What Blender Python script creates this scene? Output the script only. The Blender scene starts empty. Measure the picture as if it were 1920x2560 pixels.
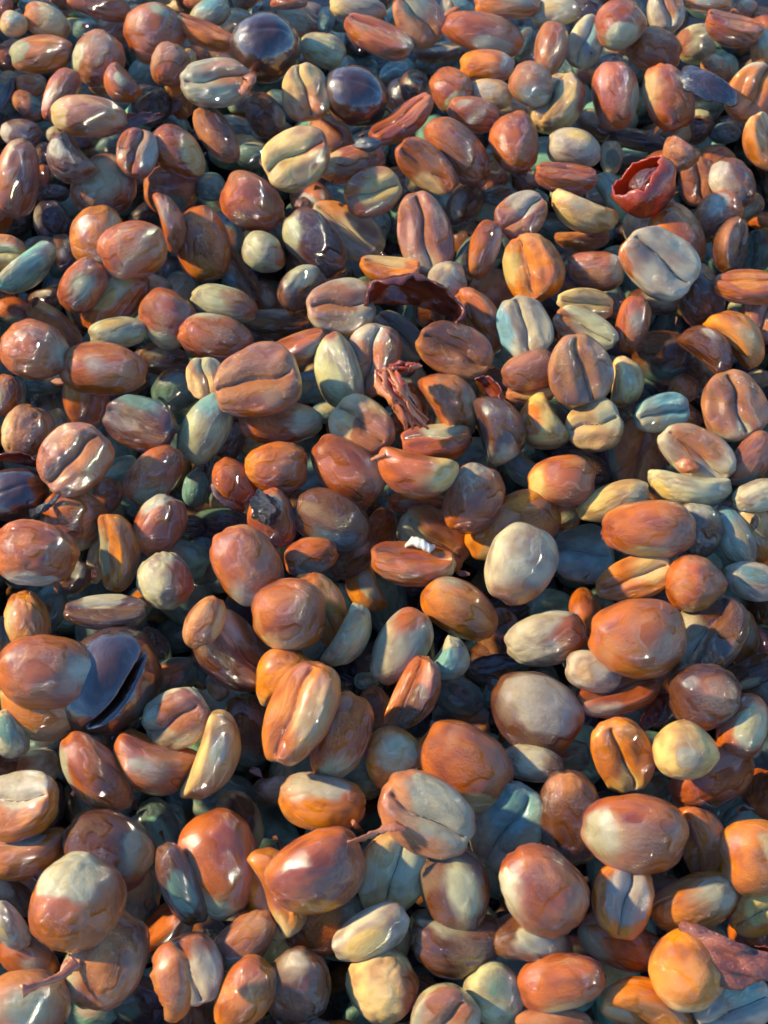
import bpy, math, random
import numpy as np
from mathutils import Vector, Matrix, Quaternion

random.seed(7); rng = np.random.default_rng(7)
sc = bpy.context.scene
col = sc.collection
sc.unit_settings.scale_length = 0.01          # one unit is one centimetre

# ------------------------------------------------------------------ camera
PW, PH = 1920.0, 2560.0                        # pixels of the photograph, used to take bearings
FPX = 2900.0
DEP = math.radians(63.0)
DIST = 16.2
cam_loc = Vector((0, -DIST*math.cos(DEP), DIST*math.sin(DEP)))
FWD = Vector((0, math.cos(DEP), -math.sin(DEP)))
RIGHT = Vector((1, 0, 0)); UPV = RIGHT.cross(FWD).normalized(); TOC = -FWD
cam = bpy.data.cameras.new('camera'); camo = bpy.data.objects.new('camera', cam); col.objects.link(camo)
camo.location = cam_loc
camo.rotation_euler = Matrix((RIGHT, UPV, TOC)).transposed().to_euler()
cam.sensor_fit = 'VERTICAL'; cam.sensor_height = 24.0; cam.lens = 24.0*FPX/PH
cam.clip_start = 0.1; cam.clip_end = 5000
cam.dof.use_dof = True; cam.dof.focus_distance = 15.0; cam.dof.aperture_fstop = 0.42   # lens millimetres against centimetre units
sc.camera = camo

# ------------------------------------------------------------------ light
SUN_AZ = math.radians(-72.0)      # clockwise from +Y (away from the camera): far left
SUN_EL = math.radians(27.0)
w = bpy.data.worlds.new('World'); sc.world = w; w.use_nodes = True
nt = w.node_tree; bg = nt.nodes['Background']
sky = nt.nodes.new('ShaderNodeTexSky'); sky.sky_type = 'NISHITA'; sky.sun_disc = False
sky.sun_elevation = SUN_EL; sky.sun_rotation = SUN_AZ % (2*math.pi)
sky.altitude = 3000; sky.air_density = 1.9; sky.dust_density = 0.0; sky.ozone_density = 10.0
nt.links.new(sky.outputs['Color'], bg.inputs['Color']); bg.inputs['Strength'].default_value = 0.14
sd = bpy.data.lights.new('sun', 'SUN'); sd.energy = 5.0; sd.angle = math.radians(1.8); sd.color = (1.0, 0.80, 0.52)
so = bpy.data.objects.new('sun', sd); col.objects.link(so)
SUNV = Vector((math.sin(SUN_AZ)*math.cos(SUN_EL), math.cos(SUN_AZ)*math.cos(SUN_EL), math.sin(SUN_EL)))
so.rotation_euler = SUNV.to_track_quat('Z', 'Y').to_euler(); so.location = SUNV*60
sc.view_settings.view_transform = 'Standard'; sc.view_settings.look = 'None'
sc.view_settings.exposure = 0.88; sc.view_settings.gamma = 1.0

# ------------------------------------------------------------------ helpers
def ray(px, py):
    d = FWD*FPX + RIGHT*(px-PW/2) + UPV*(PH/2-py)
    return d.normalized()
def at(px, py, h):
    d = ray(px, py); t = (h-cam_loc.z)/d.z
    return cam_loc + d*t
def zoom(p):                      # centimetres per photograph pixel at a point
    return (p-cam_loc).dot(FWD)/FPX
def link(o, parent=None):
    col.objects.link(o)
    if parent is not None: o.parent = parent
    return o
def mesh(name, v, f, mat=None, smooth=True):
    m = bpy.data.meshes.new(name); m.from_pydata([tuple(a) for a in v], [], [tuple(a) for a in f]); m.update()
    if smooth: m.shade_smooth()
    if mat: m.materials.append(mat)
    return m
def tag(o, label, cat, group=None, kind=None):
    if label: o['label'] = label
    if cat: o['category'] = cat
    if group: o['group'] = group
    if kind: o['kind'] = kind

# value noise in numpy (smooth, 3D)
_tab = rng.random((16, 16, 16))
def vnoise(p, s=1.0, off=0.0):
    q = np.asarray(p)*s + off; i = np.floor(q).astype(int); f = q-i; f = f*f*(3-2*f)
    r = 0
    for a in (0, 1):
        for b in (0, 1):
            for c in (0, 1):
                wgt = (f[:, 0] if a else 1-f[:, 0])*(f[:, 1] if b else 1-f[:, 1])*(f[:, 2] if c else 1-f[:, 2])
                r = r + wgt*_tab[(i[:, 0]+a) % 16, (i[:, 1]+b) % 16, (i[:, 2]+c) % 16]
    return r*2-1

# ------------------------------------------------------------------ materials
def N(nt, t, **k):
    n = nt.nodes.new(t)
    for a, b in k.items():
        if a.startswith('i_'): n.inputs[a[2:].replace('_', ' ')].default_value = b
        else: setattr(n, a, b)
    return n
def math_(nt, op, a, b=None, c=None, clamp=False):
    n = nt.nodes.new('ShaderNodeMath'); n.operation = op; n.use_clamp = clamp
    for i, x in enumerate((a, b, c)):
        if x is None: continue
        if isinstance(x, (int, float)): n.inputs[i].default_value = x
        else: nt.links.new(x, n.inputs[i])
    return n.outputs[0]
def vmath(nt, op, a, b=None):
    n = nt.nodes.new('ShaderNodeVectorMath'); n.operation = op
    for i, x in enumerate((a, b)):
        if x is None: continue
        if isinstance(x, (tuple, list)): n.inputs[i].default_value = x
        elif isinstance(x, (int, float)): n.inputs[i].default_value = (x, x, x)
        else: nt.links.new(x, n.inputs[i])
    return n
def maprange(nt, v, a, b, c=0.0, d=1.0, smooth=True):
    n = nt.nodes.new('ShaderNodeMapRange'); n.interpolation_type = 'SMOOTHSTEP' if smooth else 'LINEAR'
    nt.links.new(v, n.inputs['Value'])
    for k, x in (('From Min', a), ('From Max', b), ('To Min', c), ('To Max', d)):
        if isinstance(x, (int, float)): n.inputs[k].default_value = x
        else: nt.links.new(x, n.inputs[k])
    return n.outputs['Result']
def mixc(nt, f, a, b, mode='MIX'):
    n = nt.nodes.new('ShaderNodeMix'); n.data_type = 'RGBA'; n.blend_type = mode
    for i, x in ((0, f), (6, a), (7, b)):
        if isinstance(x, (int, float)): n.inputs[i].default_value = x
        elif isinstance(x, tuple): n.inputs[i].default_value = (*x, 1)
        else: nt.links.new(x, n.inputs[i])
    return n.outputs[2]
def noise(nt, vec, scale, detail=2.0, rough=0.5, dist=0.0, out=0):
    n = nt.nodes.new('ShaderNodeTexNoise'); nt.links.new(vec, n.inputs['Vector'])
    n.inputs['Scale'].default_value = scale; n.inputs['Detail'].default_value = detail
    n.inputs['Roughness'].default_value = rough; n.inputs['Distortion'].default_value = dist
    return n.outputs[out]

def bean_material(name, src):
    """wet mucilage over parchment; colours and patch place come from the bean itself"""
    m = bpy.data.materials.new(name); m.use_nodes = True; nt = m.node_tree; L = nt.links
    b = nt.nodes['Principled BSDF']
    def att(n, out='Vector'):
        a = nt.nodes.new('ShaderNodeAttribute'); a.attribute_type = src; a.attribute_name = n; return a.outputs[out]
    if src == 'OBJECT':
        P = vmath(nt, 'SCALE', N(nt, 'ShaderNodeTexCoord').outputs['Object']); P.inputs['Scale'].default_value = 2.0; P = P.outputs[0]
    else: P = att('lp')
    A = att('main_colour', 'Vector'); B = att('patch_colour', 'Vector')
    C = att('patch_place'); R = att('patch_size', 'Fac'); SD = att('grain')
    Q = vmath(nt, 'ADD', P, SD).outputs[0]
    n1 = noise(nt, Q, 1.1, 2.5, 0.55)
    d = vmath(nt, 'DISTANCE', P, C).outputs['Value']
    dd = math_(nt, 'ADD', d, math_(nt, 'MULTIPLY', math_(nt, 'SUBTRACT', n1, 0.5), 0.85))
    soft = maprange(nt, noise(nt, Q, 0.7, 1), 0.35, 0.65, 0.07, 0.34)
    mask = maprange(nt, dd, math_(nt, 'SUBTRACT', R, soft), math_(nt, 'ADD', R, soft), 1.0, 0.0)
    # tone of the sticky skin: thick = deep and saturated, thin = paler and yellower
    n2 = noise(nt, Q, 1.2, 2, 0.5, 0.2)
    thick = maprange(nt, n2, 0.30, 0.66)
    deep = mixc(nt, 1.0, A, (0.62, 0.50, 0.46), 'MULTIPLY')
    thinA = mixc(nt, 1.0, A, (1.24, 1.25, 1.08), 'MULTIPLY')
    skin = mixc(nt, thick, deep, thinA)
    n3 = noise(nt, Q, 0.9, 1.5, 0.5)
    # small window where the skin is thin
    win = maprange(nt, noise(nt, vmath(nt, 'ADD', Q, (5.3, 1.1, 7.7)).outputs[0], 0.95, 0.6), 0.60, 0.72, 0.0, 0.45)
    skin = mixc(nt, win, skin, mixc(nt, 0.35, A, (0.62, 0.46, 0.20)))
    pale = mixc(nt, maprange(nt, noise(nt, Q, 2.3, 4, 0.65), 0.4, 0.72), B, mixc(nt, 1.0, B, (0.86, 0.78, 0.66), 'MULTIPLY'))
    c = mixc(nt, mask, skin, pale)
    # rim of thicker skin where the patch begins
    rim = math_(nt, 'MULTIPLY', math_(nt, 'MULTIPLY', mask, math_(nt, 'SUBTRACT', 1.0, mask)), 0.8, clamp=True)
    c = mixc(nt, rim, c, mixc(nt, 1.0, A, (0.75, 0.5, 0.4), 'MULTIPLY'))
    # bits of darker stain and fine fibre
    fib = maprange(nt, noise(nt, Q, 6.5, 5, 0.7, 0.8), 0.58, 0.72, 0.0, 0.30)
    c = mixc(nt, fib, c, mixc(nt, 1.0, c, (0.5, 0.34, 0.30), 'MULTIPLY'))
    L.new(c, b.inputs['Base Color'])
    b.inputs['Roughness'].default_value = 0.38
    b.inputs['Specular IOR Level'].default_value = 0.08
    b.inputs['Subsurface Weight'].default_value = 0.25 if src == 'OBJECT' else 0.0
    b.inputs['Subsurface Radius'].default_value = (1.0, 0.30, 0.06)
    b.inputs['Subsurface Scale'].default_value = 0.12
    # wet film
    b.inputs['Coat Weight'].default_value = 1.0; b.inputs['Coat IOR'].default_value = 1.95
    wr = maprange(nt, noise(nt, vmath(nt, 'ADD', Q, (2.2, 9.1, 3.4)).outputs[0], 1.3, 1.5), 0.44, 0.54, 0.0, 1.0)
    h1 = noise(nt, Q, 9.5, 5, 0.68, 0.4)
    h2 = noise(nt, Q, 2.6, 2, 0.5)
    h3 = noise(nt, Q, 5.0, 3, 0.6, 2.0)
    hh = math_(nt, 'ADD', math_(nt, 'MULTIPLY', h1, math_(nt, 'ADD', math_(nt, 'MULTIPLY', wr, 1.0), 0.09)), math_(nt, 'ADD', math_(nt, 'MULTIPLY', h3, 0.06), math_(nt, 'MULTIPLY', h2, 0.12)))
    bp = N(nt, 'ShaderNodeBump'); bp.inputs['Strength'].default_value = 1.0; bp.inputs['Distance'].default_value = 0.15
    L.new(hh, bp.inputs['Height']); L.new(bp.outputs[0], b.inputs['Coat Normal'])
    bq = N(nt, 'ShaderNodeBump'); bq.inputs['Strength'].default_value = 0.3; bq.inputs['Distance'].default_value = 0.03
    L.new(hh, bq.inputs['Height']); L.new(bq.outputs[0], b.inputs['Normal'])
    L.new(maprange(nt, h1, 0.3, 0.7, 0.015, 0.06), b.inputs['Coat Roughness'])
    return m

M_BEAN = bean_material('wet_bean', 'OBJECT')
M_PILE = bean_material('wet_bean_pile', 'GEOMETRY')

def simple(name, a, b2, rough=0.4, scale=2.0, sss=0.0, coat=1.0, bump=0.4, bdist=0.06, trans=0.0):
    m = bpy.data.materials.new(name); m.use_nodes = True; nt = m.node_tree; b = nt.nodes['Principled BSDF']
    P = N(nt, 'ShaderNodeTexCoord').outputs['Object']
    n = noise(nt, P, scale, 5, 0.62, 0.5)
    nt.links.new(mixc(nt, maprange(nt, n, 0.32, 0.68), a, b2), b.inputs['Base Color'])
    b.inputs['Roughness'].default_value = rough; b.inputs['Coat Weight'].default_value = coat
    b.inputs['Coat Roughness'].default_value = 0.04; b.inputs['Coat IOR'].default_value = 1.85
    if sss:
        b.inputs['Subsurface Weight'].default_value = sss; b.inputs['Subsurface Radius'].default_value = (1, .3, .1); b.inputs['Subsurface Scale'].default_value = 0.1
    h = noise(nt, P, scale*4, 4, 0.6, 1.0)
    bp = N(nt, 'ShaderNodeBump'); bp.inputs['Strength'].default_value = bump; bp.inputs['Distance'].default_value = bdist
    nt.links.new(h, bp.inputs['Height']); nt.links.new(bp.outputs[0], b.inputs['Normal']); nt.links.new(bp.outputs[0], b.inputs['Coat Normal'])
    if trans:
        tr = nt.nodes.new('ShaderNodeBsdfTranslucent'); mx = nt.nodes.new('ShaderNodeMixShader'); mx.inputs[0].default_value = trans
        tr.inputs['Color'].default_value = (*b2, 1); out = nt.nodes['Material Output']
        nt.links.new(b.outputs[0], mx.inputs[1]); nt.links.new(tr.outputs[0], mx.inputs[2]); nt.links.new(mx.outputs[0], out.inputs[0])
    return m
M_SEAM = simple('seam_skin', (0.07, 0.022, 0.008), (0.24, 0.09, 0.03), 0.5, 6)
M_CHERRY = simple('dried_cherry_skin', (0.020, 0.007, 0.005), (0.080, 0.028, 0.014), 0.45, 1.6, bump=0.2, bdist=0.04)
M_INNER = simple('cherry_inside', (0.006, 0.003, 0.003), (0.03, 0.01, 0.006), 0.7, 3, coat=0.2)
M_REDSKIN = simple('red_torn_skin', (0.30, 0.030, 0.010), (0.55, 0.09, 0.015), 0.35, 2.5, sss=0.2, bump=0.35, bdist=0.04, trans=0.35)
M_MAROON = simple('maroon_husk', (0.05, 0.008, 0.005), (0.26, 0.040, 0.010), 0.4, 2.5, bump=0.35, bdist=0.04, trans=0.35)
M_BROWNHUSK = simple('brown_husk', (0.10, 0.04, 0.03), (0.30, 0.13, 0.08), 0.45, 3, bump=0.35, bdist=0.04, trans=0.35)
M_WING = simple('wing_skin', (0.12, 0.026, 0.010), (0.36, 0.10, 0.035), 0.35, 4, bump=0.6, bdist=0.05, trans=0.25)
M_PINKHUSK = simple('pinkish_skin', (0.42, 0.13, 0.05), (0.60, 0.26, 0.12), 0.4, 4, bump=0.35, bdist=0.04, trans=0.35)
M_ORANGESKIN = simple('orange_skin', (0.55, 0.14, 0.03), (0.72, 0.30, 0.08), 0.4, 4, bump=0.35, bdist=0.04, trans=0.35)
M_DARKHUSK = simple('dark_wet_husk', (0.010, 0.008, 0.010), (0.04, 0.02, 0.018), 0.3, 3, bump=0.4, bdist=0.05)
M_BLACK = simple('black_fragment', (0.006, 0.006, 0.007), (0.02, 0.018, 0.018), 0.35, 6, bump=1.0, bdist=0.10)
M_GRUB = simple('pale_grub', (0.55, 0.62, 0.48), (0.75, 0.78, 0.66), 0.35, 4, sss=0.3, bump=0.3)
M_GROUND = simple('wet_dark_ground', (0.003, 0.003, 0.003), (0.010, 0.007, 0.005), 0.5, 0.6, coat=0.4, bump=0.5, bdist=0.1)

# ------------------------------------------------------------------ bean shapes
def cube_sphere(n):
    idx = {}; V = []; F = []
    def vid(p):
        k = tuple(int(round(c*1000000)) for c in p)
        if k not in idx: idx[k] = len(V); V.append(p)
        return idx[k]
    t = [math.tan((i/n*2-1)*math.pi/4) for i in range(n+1)]
    for ax in range(3):
        for s in (-1, 1):
            g = [[None]*(n+1) for _ in range(n+1)]
            for i in range(n+1):
                for j in range(n+1):
                    q = [0, 0, 0]; q[ax] = s; q[(ax+1) % 3] = t[i]; q[(ax+2) % 3] = t[j]
                    g[i][j] = vid(tuple(q))
            for i in range(n):
                for j in range(n):
                    a = (g[i][j], g[i+1][j], g[i+1][j+1], g[i][j+1])
                    F.append(a if s > 0 else a[::-1])
    V = np.array(V, float); V /= np.linalg.norm(V, axis=1)[:, None]
    return V, F
CS_HI = cube_sphere(32); CS_LO = cube_sphere(9)

def bean_points(U, kind, seed, wr=0.0):
    """U: unit directions; gives points in the box of side 1.  The flat, creased face looks to -z."""
    r = random.Random(seed)
    x, y, z = U[:, 0].copy(), U[:, 1].copy(), U[:, 2].copy()
    if kind == 'round':
        p = np.stack([x*0.5, y*0.5*(1-0.10*x), z*0.5], 1)
        if r.random() < 0.6:                     # a drawn-out tip
            k = np.clip(x-0.55, 0, 1); p[:, 0] += k*0.18; p[:, 1] *= (1-0.35*k); p[:, 2] *= (1-0.35*k)
        g = np.exp(-((y-0.08*np.sin(3*x))/0.10)**2)*(z < 0)*np.clip(-z*1.5, 0, 1)
        p[:, 2] += 0.05*g
    else:
        bend = {'plain': r.uniform(0.0, 0.06), 'kidney': r.uniform(0.09, 0.24)}[kind]
        e = 0.92
        sx = np.sign(x)*np.abs(x)**e; sy = np.sign(y)*np.abs(y)**e
        X = sx*0.5; Y = sy*0.5*(1 + r.uniform(-0.14, 0.14)*x)
        dome = np.where(z > 0, z**0.95 if False else np.abs(z)**0.92*0.66, 0)
        fl = np.where(z < 0, np.tanh(2.3*np.abs(z))/math.tanh(2.3)*0.30, 0)
        Z = dome-fl
        rad = np.sqrt(x*x+y*y)
        # two cushions either side of the crease, edge rolled in
        face = np.clip((-z-0.15)/0.5, 0, 1)
        sc_ = 0.09*r.choice([-1, 1])*np.sin(2.8*x+r.uniform(-.5, .5)) + 0.03*np.sin(7*x+r.uniform(0, 6))
        dlt = y-sc_
        wid = 0.038+0.014*r.random()
        endf = np.clip((1.02-np.abs(x))*5, 0, 1)
        Z += face*((0.075*np.exp(-(dlt/wid)**2)+0.03*np.exp(-(dlt/0.18)**2))*endf)
        Z -= face*0.05*np.exp(-((np.abs(dlt)-0.34)/0.22)**2)
        Z += face*0.05*rad**2
        # notch at the ends of the crease
        nt_ = np.exp(-(dlt/0.2)**2)*np.clip(np.abs(x)-0.75, 0, 1)*np.clip(1-z, 0, 1.2)
        X -= np.sign(x)*nt_*0.10
        Z = Z - bend*(x*x-0.35)*1.2
        Y = Y + r.uniform(-0.05, 0.05)*(x*x)
        p = np.stack([X, Y, Z], 1)
    off = r.uniform(0, 12)
    d = 0.028*vnoise(U, 1.3, off) + 0.014*vnoise(U, 3.0, off+3)
    if wr: d = d + wr*(0.030*np.abs(vnoise(U*np.array([1, 1.6, 1.6]), 2.4, off+5)) + 0.005*vnoise(U, 7, off))
    p = p + U*d[:, None]*1.0
    lo, hi = p.min(0), p.max(0)
    return (p-(lo+hi)/2)/(hi-lo)

def seam_mesh(seed, U_pts, U):
    pass
VARIANTS = {}
def variant(kind, wr, i):
    k = (kind, wr, i)
    if k not in VARIANTS:
        P = bean_points(CS_HI[0], kind, hash((kind, int(wr*10), i)) % 9973 if False else (sum(map(ord, kind))*31+int(wr*10)*7+i*131) % 9973, wr)
        VARIANTS[k] = (mesh('bean', P, CS_HI[1], M_BEAN), P)
    return VARIANTS[k]
SEAMS = {}
def seam(k):
    """the dark seam skin lying in the crease: a narrow, slightly uneven strip with thickness"""
    if k in SEAMS: return SEAMS[k]
    P = VARIANTS[k][1]; U = CS_HI[0]
    sel = P[(U[:, 2] < -0.2)]
    v = []; r = random.Random(k[2]+5); n = 20
    for i in range(n+1):
        x = -0.43+0.86*i/n
        # the bottom of the crease: among the near points the one lying deepest in the face
        near = sel[np.abs(sel[:, 0]-x) < 0.03]
        near = near[np.abs(near[:, 1]) < 0.16]
        q = near[np.argmax(near[:, 2])] if len(near) else np.array([x, 0, -0.25])
        v.append((x, q[1], q[2]))
    v = np.array(v)
    for c in (1, 2):
        v[:, c] = np.convolve(np.pad(v[:, c], 3, mode='edge'), np.ones(7)/7, 'valid')
    V = []; F = []
    for i in range(n+1):
        t = i/n; wd = 0.012*math.sin(math.pi*(0.08+0.84*t))*(0.7+0.6*r.random()); 
        x, y, z = v[i]
        V += [(x, y-wd, z-0.002), (x, y, z-0.030), (x, y+wd, z-0.002), (x, y, z+0.02)]
    for i in range(n):
        for j in range(4):
            a = i*4+j; b = i*4+(j+1) % 4
            F.append((a, b, b+4, a+4))
    F.append((3, 2, 1, 0)); F.append((n*4, n*4+1, n*4+2, n*4+3))
    SEAMS[k] = mesh('crease', V, F, M_SEAM); return SEAMS[k]

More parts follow.
